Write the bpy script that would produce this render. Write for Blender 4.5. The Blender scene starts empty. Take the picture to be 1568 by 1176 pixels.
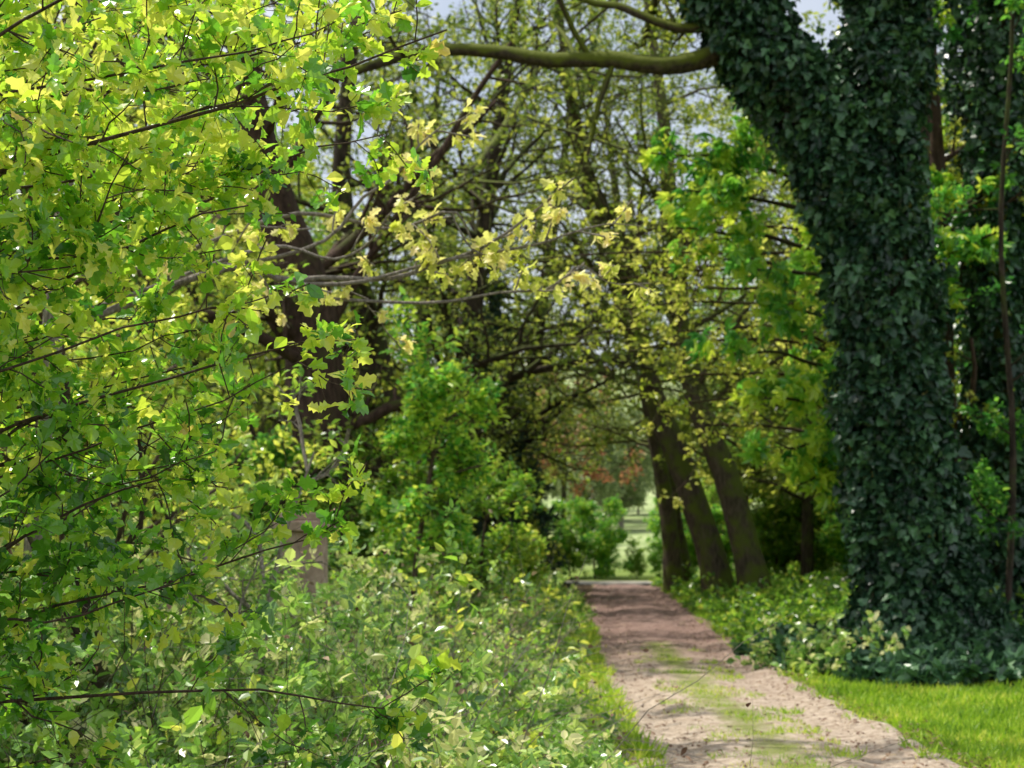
import bpy, math
import numpy as np
from mathutils import Vector
rng=np.random.default_rng(11)
def A(*a): return np.array(a,dtype=float)
def nrm(v): return v/(np.linalg.norm(v,axis=-1,keepdims=True)+1e-9)
def vn(x,y,s=1.0,o=0.0):
    x=x/s+o;y=y/s-o
    return (np.sin(x*1.7+2.1*np.sin(y*.9))+np.sin(y*2.3+1.3*np.sin(x*1.9+1))+np.sin((x+y)*3.1+o)*.5+np.sin((x-y*1.3)*4.7)*.35)/2.85

# ---------------- materials ----------------
def newmat(name):
    m=bpy.data.materials.new(name);m.use_nodes=True
    nt=m.node_tree;nt.nodes.clear()
    out=nt.nodes.new('ShaderNodeOutputMaterial')
    return m,nt,out
def ramp(nt,fac,stops):
    r=nt.nodes.new('ShaderNodeValToRGB');e=r.color_ramp.elements
    while len(e)<len(stops): e.new(0.5)
    for i,(p,c) in enumerate(stops): e[i].position=p;e[i].color=(*c,1)
    nt.links.new(fac,r.inputs[0]);return r.outputs[0]
def leafmat(name,stops,tboost=1.9,rough=.38,tr=.5,spec=.5):
    m,nt,out=newmat(name);L=nt.links.new
    at=nt.nodes.new('ShaderNodeAttribute');at.attribute_name='tint'
    col=ramp(nt,at.outputs['Fac'],stops)
    tcol=ramp(nt,at.outputs['Fac'],[(p,(min(.95,c[0]*tboost*1.03),min(.95,c[1]*tboost),c[2]*tboost*.85)) for p,c in stops])
    p=nt.nodes.new('ShaderNodeBsdfPrincipled');p.inputs['Roughness'].default_value=rough
    p.inputs['Specular IOR Level'].default_value=spec
    L(col,p.inputs['Base Color'])
    t=nt.nodes.new('ShaderNodeBsdfTranslucent');L(tcol,t.inputs[0])
    mx=nt.nodes.new('ShaderNodeMixShader');mx.inputs[0].default_value=tr
    L(p.outputs[0],mx.inputs[1]);L(t.outputs[0],mx.inputs[2]);L(mx.outputs[0],out.inputs[0])
    return m
def barkmat(name,c1,c2,moss=None,mossamt=.5,scale=6):
    m,nt,out=newmat(name);L=nt.links.new
    tc=nt.nodes.new('ShaderNodeTexCoord');mp=nt.nodes.new('ShaderNodeMapping');mp.inputs['Scale'].default_value=(1,1,.25)
    L(tc.outputs['Object'],mp.inputs[0])
    n=nt.nodes.new('ShaderNodeTexNoise');n.inputs['Scale'].default_value=scale*2.5;n.inputs['Detail'].default_value=8;n.inputs['Roughness'].default_value=.7
    L(mp.outputs[0],n.inputs[0])
    col=ramp(nt,n.outputs[0],[(.35,c1),(.65,c2)])
    p=nt.nodes.new('ShaderNodeBsdfPrincipled');p.inputs['Roughness'].default_value=.85;p.inputs['Specular IOR Level'].default_value=.2
    if moss:
        n2=nt.nodes.new('ShaderNodeTexNoise');n2.inputs['Scale'].default_value=2.2;n2.inputs['Detail'].default_value=8
        L(tc.outputs['Object'],n2.inputs[0])
        g=nt.nodes.new('ShaderNodeNewGeometry');sx=nt.nodes.new('ShaderNodeSeparateXYZ');L(g.outputs['Normal'],sx.inputs[0])
        ma=nt.nodes.new('ShaderNodeMath');ma.operation='MULTIPLY_ADD';L(sx.outputs[2],ma.inputs[0]);ma.inputs[1].default_value=.25;L(n2.outputs[0],ma.inputs[2])
        f=ramp(nt,ma.outputs[0],[(.62-mossamt*.3,(0,0,0)),(.8-mossamt*.3,(1,1,1))])
        mx=nt.nodes.new('ShaderNodeMixRGB');L(f,mx.inputs[0]);L(col,mx.inputs[1]);mx.inputs[2].default_value=(*moss,1);col=mx.outputs[0]
    L(col,p.inputs['Base Color'])
    b=nt.nodes.new('ShaderNodeBump');b.inputs['Strength'].default_value=.9;b.inputs['Distance'].default_value=.04
    L(n.outputs[0],b.inputs['Height']);L(b.outputs[0],p.inputs['Normal']);L(p.outputs[0],out.inputs[0])
    return m
M_haw=leafmat('hawthorn_leaf',[(0,(.04,.15,.018)),(.4,(.16,.4,.03)),(.75,(.43,.63,.05)),(.985,(.72,.76,.12)),(1,(.65,.47,.12))],1.7,.21,.5,1.0)
M_fresh=leafmat('fresh_leaf',[(0,(.07,.18,.025)),(.5,(.23,.42,.045)),(1,(.54,.64,.1))],1.7,.3,.5,.8)
M_cream=leafmat('young_maple_leaf',[(0,(.5,.58,.08)),(.6,(.82,.78,.24)),(1,(.9,.68,.34))],1.3,.4,.5)
M_chest=leafmat('chestnut_leaf',[(0,(.04,.17,.03)),(.5,(.15,.4,.05)),(1,(.48,.66,.07))],1.7,.28,.5,.8)
M_yel=leafmat('spring_leaf',[(0,(.16,.24,.025)),(.5,(.38,.47,.045)),(1,(.72,.7,.15))],1.55,.4,.5)
M_olive=leafmat('canopy_leaf',[(0,(.05,.09,.015)),(.5,(.17,.25,.032)),(1,(.44,.48,.08))],1.6,.4,.45)
M_ivy=leafmat('ivy_leaf',[(0,(.009,.032,.016)),(.55,(.032,.088,.042)),(.97,(.09,.21,.08)),(1,(.35,.27,.05))],1.2,.34,.1,.45)
M_bram=leafmat('bramble_leaf',[(0,(.07,.17,.035)),(.5,(.22,.42,.07)),(.92,(.53,.68,.19)),(1,(.68,.66,.32))],1.5,.27,.4,.9)
M_grass=leafmat('grass_blade',[(0,(.1,.22,.018)),(.6,(.3,.48,.03)),(1,(.6,.64,.11))],1.5,.5,.4,.3)
M_con=leafmat('conifer_needles',[(0,(.025,.06,.045)),(1,(.06,.12,.085))],1.2,.5,.15)
M_red=leafmat('copper_leaf',[(0,(.3,.11,.06)),(.6,(.48,.22,.12)),(1,(.5,.38,.18))],1.3,.5,.4)
M_farhaze=leafmat('distant_leaf_hazed',[(0,(.15,.21,.1)),(.5,(.27,.35,.17)),(1,(.42,.47,.24))],1.4,.5,.4)  # paler, greyer leaf colours: distance haze painted into the foliage
M_litter=leafmat('leaf_litter',[(0,(.1,.05,.035)),(.6,(.24,.15,.1)),(1,(.45,.35,.23))],1.0,.7,.1,.2)
B_dark=barkmat('bark_dark',(.018,.014,.01),(.085,.062,.044),(.07,.09,.018),.35)
B_moss=barkmat('bark_mossy',(.025,.02,.014),(.09,.07,.045),(.11,.135,.015),.75)
B_lean=barkmat('bark_beech',(.045,.036,.026),(.16,.125,.09),(.12,.15,.025),.6)
B_brown=barkmat('bark_brown',(.03,.018,.014),(.12,.075,.055),(.07,.08,.02),.1)
B_grey=barkmat('bark_grey',(.14,.12,.1),(.42,.38,.32),None,0,20)
B_twig=barkmat('bark_twig',(.05,.034,.024),(.16,.115,.08),None,0,20)

# ---------------- mesh builder ----------------
class MB:
    def __init__(s): s.V=[];s.L=[];s.K=[];s.T=[];s.M=[];s.n=0
    def add(s,v,f,t,mat=0):
        v=v.reshape(-1,3);s.V.append(v);s.L.append((f+s.n).ravel());s.K.append(np.full(len(f),f.shape[1]));s.M.append(np.full(len(f),mat))
        s.T.append(np.broadcast_to(t,(len(v),)).astype(float));s.n+=len(v)
    def obj(s,name,mats,parent=None,smooth=False):
        V=np.concatenate(s.V);L=np.concatenate(s.L);K=np.concatenate(s.K);T=np.concatenate(s.T);M=np.concatenate(s.M)
        me=bpy.data.meshes.new(name);me.vertices.add(len(V));me.vertices.foreach_set('co',V.astype('f').ravel())
        me.loops.add(len(L));me.loops.foreach_set('vertex_index',L.astype('i'))
        me.polygons.add(len(K));me.polygons.foreach_set('loop_start',np.concatenate([[0],np.cumsum(K)[:-1]]).astype('i'))
        me.update(calc_edges=True)
        me.polygons.foreach_set('material_index',M.astype('i'))
        me.polygons.foreach_set('use_smooth',np.full(len(K),bool(smooth)))
        a=me.attributes.new('tint','FLOAT','POINT');a.data.foreach_set('value',T.astype('f'))
        for m in mats: me.materials.append(m)
        me.update()
        o=bpy.data.objects.new(name,me);bpy.context.collection.objects.link(o)
        if parent: o.parent=parent
        return o
def empty(name,loc=(0,0,0)):
    e=bpy.data.objects.new(name,None);e.location=loc;bpy.context.collection.objects.link(e);e.empty_display_size=.2;return e
def tubes(mb,P,R,seg=5,mat=0):
    N,K,_=P.shape
    T=np.empty_like(P);T[:,1:-1]=P[:,2:]-P[:,:-2];T[:,0]=P[:,1]-P[:,0];T[:,-1]=P[:,-1]-P[:,-2];T=nrm(T)
    d0=nrm(P[:,-1]-P[:,0]);ref=np.where(np.abs(d0[:,2:3])>.75,A(1,0,0),A(0,0,1))[:,None,:]
    U=nrm(np.cross(T,ref));W=np.cross(T,U);a=np.arange(seg)*2*math.pi/seg
    R=R[:,:,None]
    if seg>7: R=R*(1+.09*np.sin(a*3+rng.uniform(0,6,(N,1,1))+np.linspace(0,3,K)[None,:,None])+.04*rng.normal(size=(N,K,seg)))
    v=P[:,:,None]+R[...,None]*(np.cos(a)[None,None,:,None]*U[:,:,None]+np.sin(a)[None,None,:,None]*W[:,:,None])
    i=(np.arange(N)[:,None,None]*K+np.arange(K-1)[None,:,None])*seg
    s=np.arange(seg)[None,None,:];s2=(s+1)%seg
    f=np.stack([i+s,i+s2,i+seg+s2,i+seg+s],-1).reshape(-1,4)
    mb.add(v,f,.5,mat)
def grow(S,D,Ln,Rd,K,wander,up,taper=.8):
    N=len(S);P=np.empty((N,K,3));P[:,0]=S;d=nrm(D)
    for k in range(1,K):
        d=nrm(d+wander*rng.normal(size=(N,3))+np.array([0,0,up]))
        P[:,k]=P[:,k-1]+d*(Ln/(K-1))[:,None]
    return P,Rd[:,None]*(1-taper*np.linspace(0,1,K))[None,:]
def sample(P,R,m,t0,t1):
    N,K,_=P.shape;t=rng.uniform(t0,t1,(N,m))*(K-1);i=np.minimum(t.astype(int),K-2);f=(t-i)[...,None]
    n=np.arange(N)[:,None];p=P[n,i]*(1-f)+P[n,i+1]*f;r=R[n,i]*(1-f[...,0])+R[n,i+1]*f[...,0];tg=nrm(P[n,i+1]-P[n,i])
    return p.reshape(-1,3),r.ravel(),tg.reshape(-1,3),(t/(K-1)).ravel()
def spawn(P,R,m,t0,t1,ang,lf,rf,K,wander,up,flat=0,taper=.8,lmax=None):
    N=len(P);ln=np.linalg.norm(np.diff(P,axis=1),axis=2).sum(1)
    p,r,tg,t=sample(P,R,m,t0,t1)
    q=rng.normal(size=p.shape);q[:,2]*=(1-flat);q-= (q*tg).sum(1,keepdims=True)*tg;q=nrm(q)
    a=np.radians(rng.normal(ang,12,len(p)))[:,None]
    L=np.repeat(ln,m)*lf*rng.uniform(.6,1.3,len(p))*(1.15-.6*t)
    if lmax: L=np.minimum(L,lmax*rng.uniform(.6,1.1,len(p)))
    return grow(p,tg*np.cos(a)+q*np.sin(a),L,r*rf,K,wander,up,taper)
def smooth(pts,K):
    pts=np.array(pts,float);n=len(pts);e=np.vstack([2*pts[0]-pts[1],pts,2*pts[-1]-pts[-2]])
    out=[]
    for u in np.linspace(0,n-1-1e-6,K):
        i=int(u);f=u-i;a,b,c,d=e[i:i+4]
        out.append(.5*((2*b)+(-a+c)*f+(2*a-5*b+4*c-d)*f*f+(-a+3*b-3*c+d)*f**3))
    return np.array(out)
# leaf templates
def fan(outl,c,curl=.12):
    o=[(x,y) for x,y in outl]+[(-x,y) for x,y in reversed(outl[1:-1])]
    v=[(c[0],c[1],-.03)]+[(x,y,.22*abs(x)-curl*(y-.4)**2*2) for x,y in o]
    n=len(o);f=[(0,i+1,(i+1)%n+1) for i in range(n)]
    return np.array(v,float),np.array(f)
T_haw=fan([(0,0),(.08,.15),(.33,.3),(.19,.45),(.36,.62),(.18,.72),(.18,.9),(0,1)],(0,.45),.25)
T_oval=fan([(0,0),(.22,.25),(.3,.5),(.17,.8),(0,1)],(0,.5),.25)
T_ivy=fan([(0,.05),(.3,-.05),(.5,.3),(.28,.45),(.25,.7),(0,1)],(0,.35),.15)
T_dia=(np.array([(0,0,0),(.3,.45,.07),(0,1,-.08),(-.3,.45,.07)]),np.array([(0,1,2),(0,2,3)]))
T_hex=(np.array([(0,0,0),(.27,.3,.08),(.22,.7,.04),(0,1,-.1),(-.22,.7,.04),(-.27,.3,.08)]),np.array([(0,1,2),(0,2,3),(0,3,4),(0,4,5)]))
def compound(base,angs,sc,droop):
    V=[];F=[];n=0
    for a,s in zip(angs,sc):
        v=base[0].copy()*s;v[:,2]-=droop*v[:,1]**1.5 if droop else 0
        c,si=math.cos(a),math.sin(a)
        V.append(np.stack([v[:,0]*c+v[:,1]*si,-v[:,0]*si+v[:,1]*c,v[:,2]],1));F.append(base[1]+n);n+=len(v)
    return np.vstack(V),np.vstack(F)
T_tri=compound(T_hex,[0,1.35,-1.35],[.62,.5,.5],.1);T_tri[0][:len(T_hex[0]),1]+=.12
T_chest=compound((T_hex[0]*A(.85,1,1),T_hex[1]),[0,.8,-.8,1.7,-1.7],[1,.9,.9,.65,.65],.45)
T_blade=(np.array([(-.05,0,0),(.05,0,0),(.035,.5,.05),(0,1,.25),(-.035,.5,.05)]),np.array([(0,1,2),(0,2,4),(4,2,3)]))
def leaves(mb,pos,size,tpl,tint,dirs=None,up=.6,dn=.6,nvec=None,mat=0):
    N=len(pos)
    n=rng.normal(size=(N,3))*(1-up)+(A(0,0,1)*up if nvec is None else nvec*up);n=nrm(n)
    d=rng.normal(size=(N,3)) if dirs is None else dirs+rng.normal(size=(N,3))*dn
    d-=(d*n).sum(1,keepdims=True)*n;d=nrm(d);s=np.cross(d,n)
    v,f=tpl;size=np.broadcast_to(size,(N,))[:,None,None]
    v=v[None]*rng.uniform(.8,1.2,(N,1,3))
    w=pos[:,None]+size*(v[...,0:1]*s[:,None]+v[...,1:2]*d[:,None]+v[...,2:3]*n[:,None])
    F=(f[None]+np.arange(N)[:,None,None]*len(v[0])).reshape(-1,3)
    mb.add(w,F,np.repeat(np.clip(tint,0,1),v.shape[1]),mat)
def twigleaves(mb,P,R,m,size,tpl,tint=(.5,.25),up=.55,t0=.2,jit=.02,droop=0,dn=.6,mat=0,zt=None):
    p,r,tg,t=sample(P,R,m,t0,1.0);p=p+rng.normal(size=p.shape)*jit
    base=np.repeat(rng.normal(0,.6,len(P)),m)
    tn=tint[0]+tint[1]*(base+.8*rng.normal(size=len(p)))
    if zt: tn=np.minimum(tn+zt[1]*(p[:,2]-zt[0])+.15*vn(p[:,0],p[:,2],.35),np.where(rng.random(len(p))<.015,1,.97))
    leaves(mb,p,size*rng.uniform(.6,1.25,len(p)),tpl,tn,tg*.6+rng.normal(size=p.shape)*.5+A(0,0,-droop),up,dn,mat=mat)

def tree(name,trunk,rads,bark,leaf,tpl=T_hex,lsize=.1,nl=12,n1=16,n2=8,n3=6,L1=4.,t0=.3,ang=65,up1=.04,limbs=(),tint=(.5,.25),K0=18,
         lf2=.42,lf3=.45,flat=0,droop=0,leafup=.55,parent=None,seg=10,twigmax=1.2,wand=.16,rl=1,lt0=.1,ljit=.5):
    e=parent or empty(name)
    wood=MB();fol=MB()
    P=smooth(trunk,K0)[None];R=np.interp(np.linspace(0,1,K0),np.linspace(0,1,len(rads)),rads)[None]
    tubes(wood,P,R,seg)
    P1,R1=spawn(P,R,max(n1,1),t0,1,ang,1,.45,8,wand,up1,taper=.75)
    ln=np.linalg.norm(np.diff(P1,axis=1),axis=2).sum(1,keepdims=True)[...,None]
    sc=L1*rng.uniform(.5,1.2,(len(P1),1,1))/ln;P1=P1[:,:1]+(P1-P1[:,:1])*sc;R1=np.clip(R1,.012,.14)*rl
    if len(limbs):
        Pe=np.stack([smooth(l[0],8) for l in limbs]);Re=np.stack([np.linspace(l[1],l[2],8) for l in limbs])
        Pe[:,1:-1]+=rng.normal(size=Pe[:,1:-1].shape)*.03
        tubes(wood,np.stack([smooth(p,20) for p in Pe]),np.stack([np.interp(np.linspace(0,1,20),np.linspace(0,1,8),r) for r in Re]),8)
        P1=np.concatenate([P1,Pe]) if n1 else Pe;R1=np.concatenate([R1,Re]) if n1 else Re
    if n1: tubes(wood,P1[:n1],R1[:n1],6)
    P2,R2=spawn(P1,R1,n2,.12,1,55,lf2,.55,6,wand*1.1,.02,flat);R2=np.clip(R2,.005,.04);tubes(wood,P2,R2,4)
    P3,R3=spawn(P2,R2,n3,.15,1,45,lf3,.5,4,wand*1.3,0,flat,lmax=twigmax);R3=np.clip(R3,.003,.01);tubes(wood,P3,R3,3)
    wood.obj('trunk_and_branches',[bark],e,True)
    if nl:
        twigleaves(fol,P3,R3,nl,lsize,tpl,tint,leafup,lt0,lsize*ljit,droop)
        fol.obj('foliage',[leaf],e)
    return e

# ---------------- ground ----------------
cy=A(-20,6,12,19,25,38,60,66);cx=A(1.85,1.9,2.0,2.04,2.2,2.9,4.05,4.35)
def pc(y): return np.interp(y,cy,cx)
def gz(x,y):
    d=np.abs(x-pc(np.clip(y,-20,66)))
    return np.clip((y-72)/80,0,2)**1.3*3.0+np.clip((y-240)/260,0,1.5)**1.4*34+np.clip((d-2.5)/10,0,1)*.25+.03*vn(x,y,2.0)*np.clip((d-1.2),0,1)-.05*np.clip(1.35-d,0,.2)/.2*(y<64)
def sheet(name,X,Y,Z,mat,t=.5):
    mb=MB();n,m=X.shape;i=np.arange(n*m).reshape(n,m)
    f=np.stack([i[:-1,:-1],i[:-1,1:],i[1:,1:],i[1:,:-1]],-1).reshape(-1,4)
    mb.add(np.stack([X,Y,Z],-1),f,np.asarray(t).ravel() if np.ndim(t) else t);return mb.obj(name,[mat],None,True)
def groundmat():
    m,nt,out=newmat('woodland_floor');L=nt.links.new
    tc=nt.nodes.new('ShaderNodeTexCoord')
    n=nt.nodes.new('ShaderNodeTexNoise');n.inputs['Scale'].default_value=.6;n.inputs['Detail'].default_value=8;L(tc.outputs['Object'],n.inputs[0])
    n2=nt.nodes.new('ShaderNodeTexNoise');n2.inputs['Scale'].default_value=25;n2.inputs['Detail'].default_value=6;L(tc.outputs['Object'],n2.inputs[0])
    n3=nt.nodes.new('ShaderNodeTexNoise');n3.inputs['Scale'].default_value=.15;n3.inputs['Detail'].default_value=9;L(tc.outputs['Object'],n3.inputs[0])
    at=nt.nodes.new('ShaderNodeAttribute');at.attribute_name='tint'
    ma=nt.nodes.new('ShaderNodeMath');ma.operation='ADD';L(n.outputs[0],ma.inputs[0]);L(at.outputs['Fac'],ma.inputs[1])
    f=ramp(nt,ma.outputs[0],[(.55,(0,0,0)),(.95,(1,1,1))])
    c1=ramp(nt,n2.outputs[0],[(.3,(.05,.035,.02)),(.7,(.18,.12,.07))])
    c2=ramp(nt,n2.outputs[0],[(.3,(.1,.16,.02)),(.7,(.2,.28,.04))])
    far=ramp(nt,n3.outputs[0],[(.35,(.24,.32,.12)),(.65,(.42,.48,.24))])
    sep=nt.nodes.new('ShaderNodeSeparateXYZ');L(tc.outputs['Object'],sep.inputs[0])
    mr=nt.nodes.new('ShaderNodeMapRange');L(sep.outputs[1],mr.inputs[0]);mr.inputs[1].default_value=72;mr.inputs[2].default_value=110
    mx=nt.nodes.new('ShaderNodeMixRGB');L(f,mx.inputs[0]);L(c1,mx.inputs[1]);L(c2,mx.inputs[2])
    m2=nt.nodes.new('ShaderNodeMixRGB');L(mr.outputs[0],m2.inputs[0]);L(mx.outputs[0],m2.inputs[1]);L(far,m2.inputs[2])
    p=nt.nodes.new('ShaderNodeBsdfPrincipled');p.inputs['Roughness'].default_value=.95;p.inputs['Specular IOR Level'].default_value=.1;L(m2.outputs[0],p.inputs['Base Color'])
    b=nt.nodes.new('ShaderNodeBump');b.inputs['Distance'].default_value=.05;L(n2.outputs[0],b.inputs['Height']);L(b.outputs[0],p.inputs['Normal']);L(p.outputs[0],out.inputs[0]);return m
xs=np.concatenate([np.linspace(-900,-60,12),np.linspace(-50,-12,20),np.linspace(-11,14,120),np.linspace(16,55,20),np.linspace(70,900,12)])
ys=np.concatenate([np.linspace(-900,-40,8),np.linspace(-30,5,10),np.linspace(6,70,130),np.linspace(72,260,50),np.linspace(280,1500,24)])
X,Y=np.meshgrid(xs,ys);Z=gz(X,Y)-.012
gr=np.where(Y>70,.6,np.where(X>pc(Y),.32,.05))
ground=sheet('ground',X,Y,Z,groundmat(),gr)
def pathmat():
    m,nt,out=newmat('dirt_track');L=nt.links.new
    tc=nt.nodes.new('ShaderNodeTexCoord')
    def noise(s,d=6,r=.6):
        n=nt.nodes.new('ShaderNodeTexNoise');n.inputs['Scale'].default_value=s;n.inputs['Detail'].default_value=d;n.inputs['Roughness'].default_value=r;L(tc.outputs['Object'],n.inputs[0]);return n.outputs[0]
    sep=nt.nodes.new('ShaderNodeSeparateXYZ');L(tc.outputs['Object'],sep.inputs[0])
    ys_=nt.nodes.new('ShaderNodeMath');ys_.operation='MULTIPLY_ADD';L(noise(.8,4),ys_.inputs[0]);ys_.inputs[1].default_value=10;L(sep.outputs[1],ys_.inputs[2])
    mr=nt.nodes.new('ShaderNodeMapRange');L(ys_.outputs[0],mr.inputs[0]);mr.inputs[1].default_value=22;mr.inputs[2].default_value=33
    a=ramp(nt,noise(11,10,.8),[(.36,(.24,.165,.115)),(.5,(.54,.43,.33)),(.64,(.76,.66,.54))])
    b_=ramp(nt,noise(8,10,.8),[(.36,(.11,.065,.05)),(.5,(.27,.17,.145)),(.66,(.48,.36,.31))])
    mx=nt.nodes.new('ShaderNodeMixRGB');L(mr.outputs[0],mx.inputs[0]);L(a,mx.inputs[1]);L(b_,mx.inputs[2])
    at=nt.nodes.new('ShaderNodeAttribute');at.attribute_name='tint'
    ad=nt.nodes.new('ShaderNodeMath');ad.operation='ADD';L(at.outputs['Fac'],ad.inputs[0]);L(noise(1.6,8,.7),ad.inputs[1])
    mm=nt.nodes.new('ShaderNodeMapRange');L(ad.outputs[0],mm.inputs[0]);mm.inputs[1].default_value=.9;mm.inputs[2].default_value=1.2
    g=ramp(nt,noise(40),[(.3,(.13,.17,.03)),(.7,(.32,.36,.09))])
    m2=nt.nodes.new('ShaderNodeMixRGB');L(mm.outputs[0],m2.inputs[0]);L(mx.outputs[0],m2.inputs[1]);L(g,m2.inputs[2])
    p=nt.nodes.new('ShaderNodeBsdfPrincipled');p.inputs['Roughness'].default_value=.9;p.inputs['Specular IOR Level'].default_value=.2;L(m2.outputs[0],p.inputs['Base Color'])
    b=nt.nodes.new('ShaderNodeBump');b.inputs['Distance'].default_value=.05;b.inputs['Strength'].default_value=1;L(noise(10,10,.78),b.inputs['Height']);L(b.outputs[0],p.inputs['Normal']);L(p.outputs[0],out.inputs[0]);return m
yy=np.linspace(-20,63.5,500);uu=np.linspace(-1,1,33)
U,YY=np.meshgrid(uu,yy);half=1.22+.16*vn(yy,yy*0,1.7)+.08*vn(yy,yy*.3,.5)
XX=pc(YY)+U*half[:,None];ZZ=.03-.05*np.exp(-((np.abs(U)-.58)/.17)**2)+.015*vn(XX,YY,.4);ZZ=np.where(np.abs(U)>.97,-.03,ZZ)
med=np.exp(-((U)/.32)**2)*.62*(YY<27)+np.clip(np.abs(U)-.72,0,1)*1.9
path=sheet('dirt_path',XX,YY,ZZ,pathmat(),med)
m,nt,out=newmat('lane_gravel');p=nt.nodes.new('ShaderNodeBsdfPrincipled');n=nt.nodes.new('ShaderNodeTexNoise');n.inputs['Scale'].default_value=8
nt.links.new(ramp(nt,n.outputs[0],[(.3,(.24,.22,.18)),(.7,(.36,.33,.28))]),p.inputs['Base Color']);nt.links.new(p.outputs[0],out.inputs[0]);p.inputs['Roughness'].default_value=.9
X,Y=np.meshgrid(np.linspace(-45,55,80),np.linspace(63.4,67.5,8));sheet('crossing_lane',X,Y,gz(X,Y)+.05,m)

# ---------------- ivy covered tree ----------------
def ivy_on(mb,pts,rads,n,size,lump=.12,K=60):
    P=smooth(pts,K);R=np.interp(np.linspace(0,1,K),np.linspace(0,1,len(rads)),rads)
    w=R/R.sum();i=np.minimum(rng.choice(K,n,p=w),K-2);f=rng.random(n)[:,None]
    p=P[i]*(1-f)+P[i+1]*f;tg=nrm(P[i+1]-P[i]);q=rng.normal(size=(n,3));q-=(q*tg).sum(1,keepdims=True)*tg;q=nrm(q)
    a=np.arctan2(q[:,1],q[:,0]);s=p[:,2]
    off=R[i]+lump*(vn(a*1.1,s,.55)+.6*vn(a*2,s,.2,3))+rng.normal(0,.07,n)
    pos=p+q*off[:,None];tn=.5+.35*vn(a,s,.4,1)+.28*rng.normal(size=n)
    leaves(mb,pos,size*rng.uniform(.5,1.3,n),T_ivy,np.where(rng.random(n)<.002,1,np.clip(tn,0,.96)),A(0,0,-1)+q*.35,.5,.6,nvec=nrm(q+A(0,0,.5)))
it=empty('ivy_covered_tree')
Y0=23.
tr=[(5.55,Y0,-.1),(5.45,Y0,1.),(5.29,Y0,2.3),(5.11,Y0,3.6),(4.94,Y0,5.4),(4.67,Y0,6.7),(4.54,Y0,7.3)]
ll=[(4.6,Y0,6.9),(3.85,Y0,7.6),(3.22,Y0,8.4),(2.87,Y0,8.95),(2.3,Y0+.3,10.2),(1.6,Y0+1,12.5)]
rl=[(4.7,Y0,6.9),(4.98,Y0,8.),(4.98,Y0,9.),(5.1,Y0,10.5),(5.6,Y0+.5,14)]
iw=MB()
for pts,ra in ((tr,[.75,.5,.46,.46,.46,.5,.5]),(ll,[.45,.4,.36,.34,.28,.15]),(rl,[.45,.38,.36,.32,.18])):
    tubes(iw,smooth(pts,24)[None],np.interp(np.linspace(0,1,24),np.linspace(0,1,len(ra)),ra)[None],12)
iw.obj('trunk',[B_dark],it,True)
iv=MB()
ivy_on(iv,tr,[1.15,.72,.62,.6,.6,.64,.62],30000,.135,.19)
ivy_on(iv,ll,[.55,.5,.48,.46,.36,.2],9500,.135,.17)
ivy_on(iv,rl,[.55,.52,.5,.44,.25],9500,.135,.17)
iv.obj('ivy',[M_ivy],it)
tree('ivy_tree_crown',[ll[3],(2.3,Y0+.3,10.2),(1.6,Y0+1,12.5),(1,Y0+1,15)],[.3,.25,.2,.08],B_moss,M_olive,T_hex,.11,6,10,7,5,L1=4,t0=.2,parent=it,
  limbs=[([(2.75,Y0,8.16),(1.9,Y0-.1,8.0),(1.02,Y0,8.13),(.14,Y0,8.1),(-.83,Y0,8.25),(-2.2,Y0+.2,8.0),(-3.8,Y0+.5,7.7)],.14,.05),
         ([(2.85,Y0,8.5),(2.3,Y0,8.5),(1.6,Y0+.1,8.75),(.9,Y0+.2,9.0),(-.3,Y0,9.6)],.08,.03)],tint=(.6,.25),lf2=.3)
tree('ivy_tree_crown2',[rl[2],(5.1,Y0,10.5),(5.6,Y0+.5,14),(5.7,Y0+.6,16)],[.3,.3,.2,.08],B_moss,M_olive,T_hex,.13,8,14,8,6,L1=3.8,t0=.15,parent=it)

# ---------------- chestnut behind it ----------------
yc=26.
def lb(tip,r0=.055,h0=1.2,r1=.012,sag=.5):
    b=A(6.0,yc,tip[2]-h0);t=A(*tip);return ([tuple(b),tuple(b*.62+t*.38+A(0,0,sag)),tuple(b*.3+t*.7+A(0,0,sag*.7)),tuple(t)],r0,r1)
tree('horse_chestnut_tree',[(6.1,yc,-.1),(6.1,yc,3),(6.2,yc,7),(6.4,yc,11)],[.26,.22,.16,.05],B_dark,M_chest,T_chest,.19,6,8,6,4,L1=2.6,t0=.35,
  limbs=[lb((2.0,24.6,7.2)),lb((2.5,24.3,6.6)),lb((2.3,25,6.2)),lb((3.0,24.2,5.6)),lb((3.4,24.3,7.8)),lb((3.2,24.5,4.3)),lb((3.5,24,3.6)),lb((3.7,24,3.0)),lb((3.9,24.2,4.9)),lb((4.1,24.5,2.4),h0=.5)],
  droop=.5,tint=(.68,.42),leafup=.4,lf2=.28,lf3=.5,flat=.3)
tree('hornbeam_tree',[(7.2,28,-.1),(7.1,28,3),(7,28,7),(6.8,28,11)],[.25,.22,.16,.05],B_brown,M_yel,T_hex,.1,8,6,8,6,L1=3,t0=.3,
  limbs=[([(7,28,z-1.2),(5,27,z+.1),(3,26.5,z+.2),tuple((x,26,z))],.04,.01) for x,z in ((.6,5.7),(1.2,5.1),(1.8,4.5),(2.1,4.0),(1.5,6.3),(2.6,3.6),(3.4,3.2),(.9,4.7),(.3,5.9),(2.8,5.3),(1.1,5.6))],
  tint=(.68,.34),lf2=.3,lf3=.45,droop=.3,lt0=.6,ljit=.3)

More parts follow.
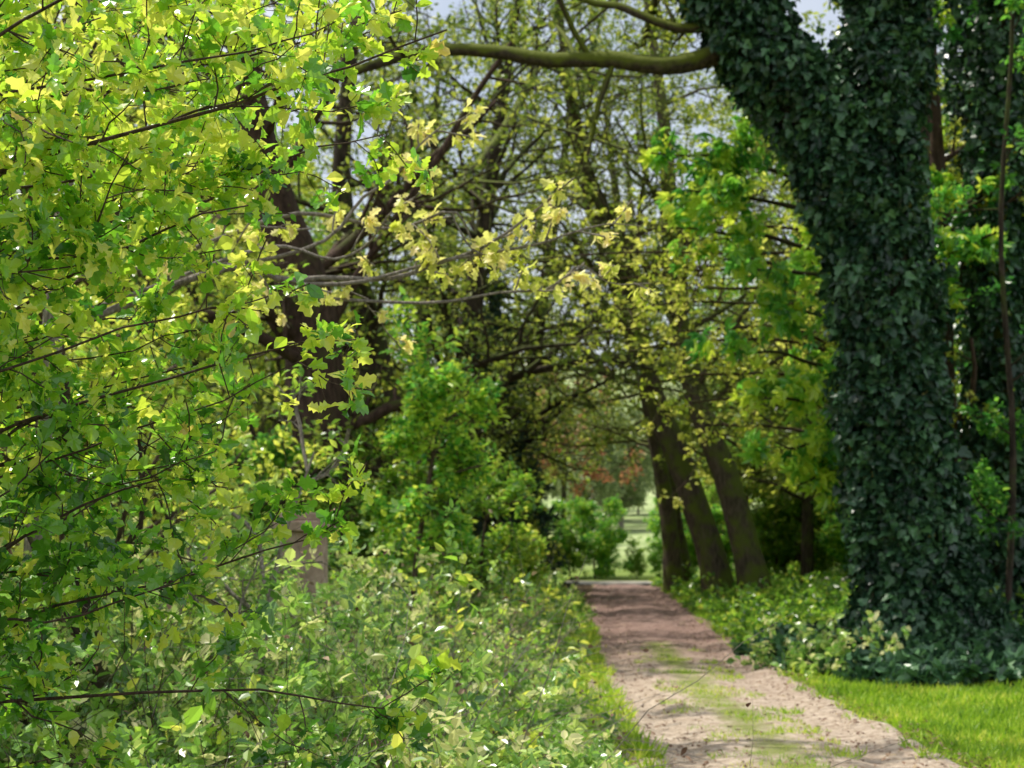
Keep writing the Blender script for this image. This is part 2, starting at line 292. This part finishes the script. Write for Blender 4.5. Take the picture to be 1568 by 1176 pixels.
# ---------------- leaning beeches at the bend ----------------
tree('leaning_beech_tree',[(5.45,44,-.1),(5.05,44,1.5),(4.35,44,3.6),(3.6,44,5.4),(2.6,43.5,8.5),(1.7,43,11.5),(1.,42.5,16)],[.48,.36,.33,.3,.25,.17,.06],B_lean,M_olive,T_hex,.13,6,22,9,6,L1=5.5,t0=.5,
  limbs=[([(1.9,43,10.9),(1.0,40,13.),(-.3,37,10.3),(-1.8,35,8.4),(-3.5,33,7.0)],.13,.05),
         ([(3.6,44,5.6),(2.6,42,5.6),(1.6,41,5.75),(0,40,5.5),(-2.1,39,5.1)],.09,.03)],tint=(.55,.3),lf2=.36,rl=.7)
tree('leaning_beech_tree',[(6.2,43,-.1),(5.95,43,1.2),(5.4,43,3.2),(4.75,43,4.9),(4.1,43.5,8),(3.9,43.5,12),(3.2,43.5,17)],[.5,.37,.34,.3,.25,.17,.06],B_lean,M_olive,T_hex,.13,6,20,9,6,L1=5,t0=.5,tint=(.55,.3),rl=.7)
tree('leaning_beech_tree',[(5.15,54,-.1),(5.0,54,2),(4.6,54,4.5),(3.7,53,9),(2.8,52,15)],[.36,.27,.24,.2,.06],B_lean,M_olive,T_dia,.16,7,18,8,6,L1=5,t0=.5,rl=.7)
tree('leaning_beech_tree',[(5.9,58,-.1),(5.6,58,2),(5.2,58,4.5),(4.4,58,9),(3.8,57,15)],[.34,.25,.22,.18,.06],B_lean,M_olive,T_dia,.16,7,16,8,6,L1=5,t0=.45,rl=.7)

# ---------------- left side big trees ----------------
tree('oak_tree',[(-3.1,27,-.1),(-3.1,27,2),(-3.15,27,5),(-3.9,27,7.5),(-4.8,27,12)],[.8,.58,.47,.3,.1],B_brown,M_olive,T_hex,.12,6,16,8,6,L1=4.,t0=.25,tint=(.55,.3),rl=.7,
  limbs=[([(-3.15,27,4.3),(-2.6,27,5.6),(-2.0,27,6.5),(-1.0,27,7.9),(0,27,9.5)],.1,.04)])
tree('oak_tree',[(-2.3,31,-.1),(-2.35,31,2),(-2.5,31,5),(-3.1,31,8),(-2.6,31,13)],[.46,.34,.28,.18,.06],B_dark,M_olive,T_hex,.12,6,18,9,6,L1=4.5,t0=.2,tint=(.5,.3),rl=.7)
tree('oak_tree',[(-5.6,24,-.1),(-5.5,24,3),(-5.9,24,8),(-6,24,12)],[.35,.28,.2,.06],B_dark,M_fresh,T_hex,.12,8,16,8,6,L1=3.5,t0=.15,tint=(.7,.25),rl=.7)
tree('oak_tree',[(-1.5,40,-.1),(-1.4,40,3),(-.8,40,8),(.3,39,15)],[.4,.31,.22,.05],B_dark,M_olive,T_hex,.13,6,28,10,6,L1=5,t0=.33,tint=(.5,.3),rl=.9)
tree('oak_tree',[(.0,52,-.1),(.0,52,3),(.8,50,8),(2.0,49,16)],[.3,.25,.2,.05],B_dark,M_olive,T_dia,.16,6,26,10,6,L1=5.5,t0=.42,tint=(.5,.3),rl=.9)
tree('oak_tree',[(-2.9,47,-.1),(-2.9,47,3),(-2.4,47,8),(-2.,47,15)],[.38,.3,.2,.05],B_dark,M_olive,T_dia,.16,7,24,9,6,L1=5,t0=.3,tint=(.45,.3),rl=.9)
tree('ash_tree',[(-4.6,15.5,-.1),(-4.4,15.5,4),(-3.6,16,8),(-2.6,16,12)],[.25,.2,.15,.05],B_dark,M_olive,T_hex,.14,8,8,7,6,L1=3.8,t0=.66,tint=(.6,.25))  # added tree, crown above the frame, to throw dappled shade on the path
tree('young_beech_tree',[(-1.3,22,0),(-1.25,22,1.2),(-1.05,22,2.5),(-.85,22,3.7)],[.05,.04,.03,.008],B_twig,M_chest,T_hex,.105,9,20,8,5,L1=.95,t0=.12,ang=65,up1=.02,flat=.5,leafup=.6,tint=(.65,.35))
tree('young_beech_tree',[(-.5,24,0),(-.45,24,1),(-.4,24,1.7),(-.3,24,2.3)],[.04,.03,.02,.006],B_twig,M_fresh,T_hex,.1,8,14,7,5,L1=.85,t0=.1,ang=65,flat=.5,leafup=.6,tint=(.35,.35))
tree('young_beech_tree',[(.0,30,0),(.0,30,1),(.1,30,1.6)],[.04,.03,.008],B_twig,M_fresh,T_hex,.1,8,14,7,5,L1=.75,t0=.1,ang=65,flat=.4,leafup=.6,tint=(.7,.3))
ce=empty('spruce_tree');wd=MB();fo=MB()
P=smooth([(-.6,50,0),(-.6,50,5),(-.6,50,10)],12)[None];R=np.linspace(.2,.03,12)[None];tubes(wd,P,R,8)
p,r,tg,t=sample(P,R,110,.08,1);a=rng.uniform(0,6.28,110)
P1,R1=grow(p,np.stack([np.cos(a),np.sin(a),np.full(110,-.15)],1),2.4*(1.05-t),np.full(110,.03),6,.05,-.05);tubes(wd,P1,R1,4)
P2,R2=spawn(P1,R1,12,.1,1,50,.35,.5,4,.1,-.05,.6);tubes(wd,P2,np.clip(R2,.004,.02),3)
wd.obj('trunk_and_branches',[B_dark],ce,True);twigleaves(fo,P2,R2,12,.24,(T_dia[0]*A(.5,1,1),T_dia[1]),(.5,.3),.5,droop=.3);fo.obj('needles',[M_con],ce)
tree('copper_beech_tree',[(2.3,76,0.2),(2.3,76,4),(2.5,76,8.5)],[.16,.12,.05],B_dark,M_red,T_dia,.2,8,16,6,5,L1=3.0,t0=.5)

# ---------------- maple spray (pale leaves) ----------------
ym=9.
tree('field_maple_tree',[(-2.6,ym,0),(-2.5,ym,1.5),(-2.4,ym,3),(-2.2,ym,5)],[.09,.07,.05,.02],B_grey,M_cream,T_haw,.066,8,0,8,2,
  limbs=[([(-2.4,ym,2.7),(-1.39,ym,3.03),(-1.15,ym,2.96),(-.77,ym,2.95),(-.5,ym,3.08),(-.15,ym,3.18),(.23,ym,3.43)],.022,.006),
         ([(-2.4,ym,3.0),(-1.3,ym,3.3),(-.77,ym+.2,3.32),(-.3,ym,3.3),(-.15,ym,3.05)],.015,.004),
         ([(-1.2,ym,2.96),(-.5,ym,3.02),(.05,ym,3.15),(.35,ym+.1,3.25),(.7,ym+.3,3.32)],.012,.003),
         ([(-1.2,ym,2.9),(-.5,ym,2.9),(.1,ym+.2,3.0),(.45,ym+.4,3.05),(.8,ym+.9,3.1)],.01,.003),
         ([(-2.3,ym,3.0),(-1.2,ym,3.2),(-.63,ym,3.5),(-.36,ym,3.8)],.014,.004),
         ([(-2.3,ym,2.8),(-1.3,ym-.2,3.1),(-.9,ym,3.15),(-.5,ym-.1,3.4)],.012,.004)],
  droop=1.1,leafup=.1,tint=(.5,.35),lf2=.12,lf3=.3,wand=.12,lt0=.82,ljit=.22)

# ---------------- foreground hawthorn ----------------
hw=empty('hawthorn_bush');wd=MB();fo=MB()
zb=A(.3,.9,1.25,1.45,1.67,1.85,2.17,2.45,2.7,2.95,3.4);xb=A(-1.1,-1.05,-.9,-.95,-.6,-.9,-.6,-.85,-.6,-.34,-.3)
tips=[(-.17,4.5,2.95),(-.3,4.7,3.08),(-.46,4.4,2.7),(-.7,4.5,2.5),(-.42,4.6,2.15),(-.55,4.3,2.05),(-.8,4.5,1.84),(-.45,4.6,1.66),(-.85,4.4,1.5),(-.35,4.6,1.15),(-.25,4.5,3.3)]
for k in range(40):
    z=rng.uniform(1.45,3.35);x=rng.uniform(-1.45,np.interp(z,zb,xb));tips.append((x,rng.uniform(3.9,5.7),z))
for k in range(5):
    z=rng.uniform(.8,1.45);x=rng.uniform(-1.45,-1.0);tips.append((x,rng.uniform(4.2,5.7),z))
Ps=[]
for tpt in tips:
    t=A(*tpt);b=A(-2.3+rng.normal()*.1,4.9+rng.normal()*.3,max(.1,t[2]-rng.uniform(.1,.9)));mid=(b+t)/2+A(0,rng.normal()*.08,rng.uniform(-.05,.2))
    Ps.append(smooth([b,b*.7+mid*.3+rng.normal(size=3)*.04,mid,mid*.4+t*.6+rng.normal(size=3)*.05,t],14))
Ps=np.array(Ps)+rng.normal(size=(len(tips),14,3))*.007;Rs=np.linspace(.009,.002,14)[None]*rng.uniform(.6,1.1,(len(tips),1));tubes(wd,Ps,Rs,6)
for x0,y0 in ((-2.35,4.7),(-2.2,5.1),(-2.5,5.4)):
    tubes(wd,smooth([(x0,y0,-.1),(x0+.1,y0,1),(x0,y0,2),(x0+.15,y0,3.4)],12)[None],np.linspace(.06,.015,12)[None],8)
P2,R2=spawn(Ps,Rs,11,.2,1,50,.2,.6,6,.2,.03);R2=np.clip(R2,.0018,.004);tubes(wd,P2,R2,4)
P3,R3=spawn(P2,R2,4,.2,1,50,.4,.7,4,.15,.08);R3=np.clip(R3,.001,.002);tubes(wd,P3,R3,3)
wd.obj('stems',[B_twig],hw,True)
twigleaves(fo,P3,R3,5,.054,T_haw,(.52,.28),.3,.3,.008,droop=.1,zt=(2.1,.2))  # tint climbs with height: brighter light at the top painted into the leaves
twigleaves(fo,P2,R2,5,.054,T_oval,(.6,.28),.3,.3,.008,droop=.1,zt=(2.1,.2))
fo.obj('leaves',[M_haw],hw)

for (x,y,h) in ((-3.2,8.2,4.6),(-2.8,10.5,5.4),(-4.2,13,6),(-3.6,17,4.5)):
    tree('hazel_bush',[(x,y,0),(x+.1,y,h*.35),(x-.1,y,h*.7),(x,y,h)],[.06,.05,.03,.01],B_twig,M_fresh,T_oval,.085,7,26,7,5,L1=1.6,t0=.15,ang=50,up1=.08,tint=(.9,.3),seg=6,lf2=.4)
tree('elder_tree',[(-2.05,8.,0),(-1.85,8,.6),(-1.98,8,1.2),(-2.1,8,2.4)],[.07,.05,.045,.02],B_dark,M_fresh,T_oval,.06,3,8,5,3,L1=.9,t0=.2)
tree('elder_tree',[(-1.25,9.5,0),(-1.4,9.5,.7),(-1.3,9.5,1.5),(-1.1,9.5,2.1)],[.02,.018,.014,.006],B_grey,M_fresh,T_oval,.06,3,8,5,3,L1=.8,t0=.3)

# ---------------- brambles ----------------
def thicket(name,n,xr,yr,h,mat,tpl,ls,nl,keep,tint,nt=3,stem=B_twig,up=.5,tmax=1.0):
    mb=MB();fo=MB();x=rng.uniform(*xr,n);y=rng.uniform(*yr,n);k=keep(x,y)
    x,y=x[k],y[k];n=len(x);hh=h(x,y)*rng.uniform(.7,1.3,n)
    D=rng.normal(size=(n,3))*.45;D[:,2]=1
    P,R=grow(np.stack([x,y,gz(x,y)-.05],1),D,hh*1.5,np.full(n,.005),8,.16,-.17);tubes(mb,P,R,3)
    P2,R2=spawn(P,R,nt,.3,1,55,.3,.7,4,.2,0);tubes(mb,P2,R2,3)
    e=empty(name);mb.obj('stems',[stem],e,True)
    sz=ls*(1+.012*np.clip(P2[:,0,1]-8,0,99))
    p,r,tg,t=sample(P2,R2,nl,.1,1);tn=np.minimum(tmax,tint[0]+.22*vn(p[:,0],p[:,1],.8)+tint[1]*rng.normal(size=len(p)))
    leaves(fo,p+rng.normal(size=p.shape)*.02,np.repeat(sz,nl)*rng.uniform(.6,1.3,len(p)),tpl,tn,tg,up,.8);fo.obj('leaves',[mat],e);return e
xl=lambda y: pc(y)-1.45
gp_ok=lambda x,y:(np.abs(x+2.+(16.5-y)*-.12)>.45)|(y>17)|(y<13)
thicket('bramble_thicket',4600,(-7,2.3),(6.5,40),lambda x,y:np.clip(.22+.38*(xl(y)-x),.22,1.05)*(1+.5*vn(x,y,1.3))*np.where(y<12,.85,1),M_bram,T_tri,.125,6,
  lambda x,y:(x<xl(y)+.08*vn(x,y,.5))&(x>-.33*y-1)&gp_ok(x,y),(.6,.33),3,up=.4)
thicket('bramble_thicket',1500,(-4.0,1),(6.3,13),lambda x,y:np.clip(.2+.4*(.6-x),.2,1.0),M_bram,T_tri,.1,6,
  lambda x,y:(x<xl(y)-.1)&(x>-.33*y-1),(.6,.33),4,up=.4)
thicket('nettle_patch',1500,(-5,1.6),(7,32),lambda x,y:np.clip(.3+.42*(xl(y)-x),.3,1.2)*(1+.35*vn(x,y,1.1)),M_fresh,T_hex,.085,6,
  lambda x,y:(x<xl(y)-.1)&(vn(x,y,1.6,4)>.05)&gp_ok(x,y),(.7,.33),3,up=.5)
thicket('dead_stems',1200,(-4.5,.1),(6.5,16),lambda x,y:1.0+0*x,M_litter,T_oval,.04,1,lambda x,y:(x<.0)&(x>-.33*y-1),(.6,.3),3,B_grey)
thicket('verge_plants',1500,(3.2,9),(24,62),lambda x,y:np.clip(.2+.4*(x-pc(y)-1.2),.12,.5)*(1+.4*vn(x,y,1)),M_fresh,T_hex,.1,6,lambda x,y:(x>pc(y)+1.25)&(np.hypot(x-5.5,y-23)>1.3),(.35,.3),3)
def gi(x,y): return (x>3.3+np.abs(y-22)*.22+.35*vn(x,y,.9))&(y>18.6+.4*vn(x,y,.7)+.15*rng.normal(size=len(x)))
thicket('ground_ivy',4800,(3.2,11),(18.,27),lambda x,y:.17+.18*np.exp(-((x-5.5)**2+(y-22.5)**2)/3)+.06*vn(x,y,.6),M_ivy,T_ivy,.13,6,gi,(.7,.25),3,tmax=.97)
thicket('dock_plants',110,(3.3,4.6),(20.4,22.4),lambda x,y:.34+.14*vn(x,y,.5),M_bram,T_oval,.1,5,lambda x,y:x>0,(.6,.4),3,up=.45)

# ---------------- grass ----------------
gm=MB()
def grass(n,xr,yr,keep,hs,tint):
    x=rng.uniform(*xr,n);y=rng.uniform(*yr,n);k=keep(x,y);x,y=x[k],y[k];n=len(x)
    d=rng.normal(size=(n,3))*.5;d[:,2]=1
    z=np.maximum(gz(x,y),np.where(np.abs(x-pc(y))<1.1,.01,-9))-.005
    leaves(gm,np.stack([x,y,z],1),hs*rng.uniform(.4,1.4,n)*(1+.45*vn(x,y,.5)),(T_blade[0]*A(1.6,1,1),T_blade[1]),tint+.35*vn(x,y,.6)+.22*rng.normal(size=n),d,.05,.25)
grass(130000,(2.9,9),(10,22),lambda x,y:(x>pc(y)+1.05+.16*vn(x,y,.35))&(y<20+.3*vn(x,y,.5))&((x>pc(y)+1.4)|(rng.random(len(x))<.5)),.085,.5)
grass(80000,(-.6,1.5),(8,40),lambda x,y:(x<pc(y)-.98+.12*vn(x,y,.35))&(x>pc(y)-2.2),.12,.55)
grass(60000,(1.2,3.6),(10,25),lambda x,y:(np.abs(x-pc(y)-.05)<.45+.25*vn(x,y,.3))&(vn(x,y*.6,.5,2)>-.35+.035*(y-12)),.05,.65)
grass(60000,(3,7.5),(20,62),lambda x,y:(x>pc(y)+1.1+.1*vn(x,y,.35)),.12,.45)
gm.obj('grass',[M_grass])
lm=MB();n=18000;x=rng.uniform(.3,5.2,n);y=10+52*rng.random(n)**1.2;k=np.abs(x-pc(y))<1.5+.3*vn(x,y,.5);x,y=x[k],y[k]
k=rng.random(len(x))<np.clip(.15+.6*np.abs(x-pc(y)),0,1);x,y=x[k],y[k]
leaves(lm,np.stack([x,y,np.full(len(x),.035)],1),rng.uniform(.025,.06,len(x)),T_oval,rng.random(len(x)),None,.8);lm.obj('fallen_leaves',[M_litter])

# ---------------- instanced woodland ----------------
def archetype(h,r,bark,leaf,tpl,ls,nl,n1,n2,n3,L1,t0,tint=(.5,.3)):
    e=tree('arch',[(0,0,-.2),(.1,0,h*.3),(-.15,.1,h*.65),(.1,0,h)],[r,r*.75,r*.5,r*.15],bark,leaf,tpl,ls,nl,n1,n2,n3,L1=L1,t0=t0,tint=tint,rl=.7)
    ch=[c.data for c in e.children]
    for c in list(e.children): bpy.data.objects.remove(c)
    bpy.data.objects.remove(e);return ch
A1=archetype(14,.2,B_dark,M_olive,T_dia,.22,7,20,8,6,4.2,.22)
A2=archetype(12,.18,B_brown,M_fresh,T_dia,.22,8,20,8,5,3.8,.18,(.4,.3))
A3=archetype(11,.15,B_dark,M_yel,T_dia,.18,6,18,8,5,3.4,.2)
A4=archetype(12,.16,B_grey,M_farhaze,T_dia,.34,9,20,7,5,3.8,.04)
S1=archetype(3.6,.05,B_twig,M_fresh,T_dia,.13,12,24,7,5,1.7,.04,(.4,.3))
S2=archetype(3.0,.05,B_twig,M_chest,T_dia,.13,12,24,7,5,1.5,.04)
S3=archetype(3.2,.05,B_twig,M_yel,T_dia,.13,8,24,7,5,1.6,.04)
def place(parent,data,x,y,s):
    a=rng.uniform(0,6.28)
    for d in data:
        o=bpy.data.objects.new(d.name,d);bpy.context.collection.objects.link(o);o.parent=parent
        o.location=(x,y,float(gz(np.array(x),np.array(y))));o.scale=(s,s,s*rng.uniform(.85,1.15));o.rotation_euler=(0,0,a)
wl=empty('background_woodland');ul=empty('understory_shrubs');dw=empty('distant_treeline')
for i in range(20):
    y=rng.uniform(32,62);x=-rng.uniform(5,17);place(wl,[A1,A2,A3][i%3],x,y,rng.uniform(.8,1.1))
for i in range(20):
    y=rng.uniform(31,62);x=rng.uniform(9,20);place(wl,[A1,A3,A1,A2][i%4],x,y,rng.uniform(.8,1.1))
for i,(x,y) in enumerate([(-2,58),(-4,74),(10.5,76),(13,80),(-9,76),(8.2,60),(8.3,48),(-7,50),(10,33),(-1.2,66),(-1,92),(12,98),(14,110),(-4,100),(1.2,118)]):
    place(wl,[A1,A3,A2][i%3],x,y,rng.uniform(.85,1.15))
for i in range(40):
    y=rng.uniform(24,60);x=-rng.uniform(0,12)+pc(y)-4.0;place(ul,[S1,S3,S2][i%3],x,y,rng.uniform(.6,1.1))
for i in range(34):
    y=rng.uniform(27,60);x=rng.uniform(0,12)+pc(y)+4.0;place(ul,[S1,S2,S3][i%3],x,y,rng.uniform(.6,1.2))
for i in range(44):
    x=np.linspace(-16,26,44)[i]+rng.normal()*.3;place(ul,[S2,S1,S2][i%3],x,71+rng.uniform(0,4),rng.uniform(.35,.6) if 3.8<x<7.8 else rng.uniform(.7,1.1))
for i in range(34):
    x=rng.uniform(-14,24)
    if 4<x<9.5: continue
    place(ul,[S2,S1,S3][i%3],x,rng.uniform(80,112),rng.uniform(.8,1.5))
for i in range(160):
    x=rng.uniform(-50,65);y=rng.uniform(135,190);place(dw,A4,x,y,rng.uniform(.6,1.0))
st=MB();si=MB();se=empty('ivy_clad_ash_tree')
for pts in ([(8.1,29,0),(8.0,29,4),(7.8,29,10),(7.9,29,14)],[(7.5,26.5,0),(7.6,26.5,4),(7.5,26.5,8),(7.7,26.5,12)]):
    tubes(st,smooth(pts,16)[None],np.linspace(.17,.08,16)[None],8);ivy_on(si,pts,[.5,.36,.33,.2],8000,.15,.14)
st.obj('trunk',[B_moss],se,True);si.obj('ivy',[M_ivy],se)
tree('ash_tree',[(7.0,24.2,0),(7.1,24.2,3),(6.93,24.2,6),(7.1,24.2,9),(7.0,24.2,12)],[.05,.045,.035,.03,.02],B_dark,M_chest,T_hex,.11,7,14,6,5,L1=1.3,t0=.12,tint=(.25,.25))
tree('elm_tree',[(9.0,27.5,0),(8.8,27.5,4),(8.9,27.5,8),(8.8,27.5,13)],[.2,.16,.1,.03],B_dark,M_chest,T_hex,.12,11,24,8,6,L1=2.8,t0=.08,tint=(.08,.2))  # tint pushed dark: shade of the dense right side painted into the leaves

# ---------------- stone gate pillar ----------------
m,nt,out=newmat('weathered_stone');L=nt.links.new;tc=nt.nodes.new('ShaderNodeTexCoord');n=nt.nodes.new('ShaderNodeTexNoise');n.inputs['Scale'].default_value=9;n.inputs['Detail'].default_value=8;L(tc.outputs['Object'],n.inputs[0])
p=nt.nodes.new('ShaderNodeBsdfPrincipled');p.inputs['Roughness'].default_value=.9;L(ramp(nt,n.outputs[0],[(.3,(.26,.18,.13)),(.7,(.5,.38,.31))]),p.inputs['Base Color']);L(p.outputs[0],out.inputs[0])
def box(mb,c,s):
    v=np.array([(x,y,z) for z in (-1,1) for y in (-1,1) for x in (-1,1)],float)*A(*s)/2+A(*c)
    mb.add(v,np.array([(0,2,3,1),(4,5,7,6),(0,1,5,4),(2,6,7,3),(0,4,6,2),(1,3,7,5)]),.5)
gp=MB();px,py=-2.0,16.5;box(gp,(px,py,.85),(.4,.4,1.7));box(gp,(px,py,1.75),(.56,.56,.1));box(gp,(px,py,1.84),(.44,.44,.08));box(gp,(px,py,.12),(.52,.52,.3))
o=gp.obj('stone_gate_pillar',[m]);b=o.modifiers.new('bevel','BEVEL');b.width=.015;b.segments=2

# ---------------- light, sky, camera ----------------
w=bpy.data.worlds.new('World');bpy.context.scene.world=w;w.use_nodes=True;nt=w.node_tree
sk=nt.nodes.new('ShaderNodeTexSky');sk.sky_type='NISHITA';sk.sun_disc=False
sd=nrm(A(-.36,.2,.9));el=math.asin(sd[2]);az=math.atan2(sd[0],sd[1])
sk.sun_elevation=el;sk.sun_rotation=az;sk.dust_density=2.5
tc=nt.nodes.new('ShaderNodeTexCoord');n=nt.nodes.new('ShaderNodeTexNoise');n.inputs['Scale'].default_value=2.5;n.inputs['Detail'].default_value=7
nt.links.new(tc.outputs['Generated'],n.inputs[0]);f=ramp(nt,n.outputs[0],[(.35,(.3,.3,.3)),(.65,(.88,.88,.88))])
mx=nt.nodes.new('ShaderNodeMixRGB');nt.links.new(f,mx.inputs[0]);nt.links.new(sk.outputs[0],mx.inputs[1]);mx.inputs[2].default_value=(7.8,8.,8.4,1)
nt.links.new(mx.outputs[0],nt.nodes['Background'].inputs[0]);nt.nodes['Background'].inputs[1].default_value=.135
l=bpy.data.lights.new('sun','SUN');l.energy=5;l.angle=math.radians(.6);l.color=(1,.95,.84)
lo=bpy.data.objects.new('sun',l);bpy.context.collection.objects.link(lo);lo.rotation_euler=Vector(sd).to_track_quat('Z','Y').to_euler();lo.location=(0,0,30)
c=bpy.data.cameras.new('camera');co=bpy.data.objects.new('camera',c);bpy.context.collection.objects.link(co)
co.location=(0,0,1.6);co.rotation_euler=(math.radians(90),0,0);c.lens=60;c.sensor_width=36;c.shift_y=.154;c.clip_end=3000;c.clip_start=.05
c.dof.use_dof=True;c.dof.focus_distance=4.6;c.dof.aperture_fstop=6.5
s=bpy.context.scene;s.camera=co;s.view_settings.view_transform='Standard';s.view_settings.look='None';s.view_settings.exposure=0
print('verts',sum(len(o.data.vertices) for o in bpy.data.objects if o.type=='MESH'))
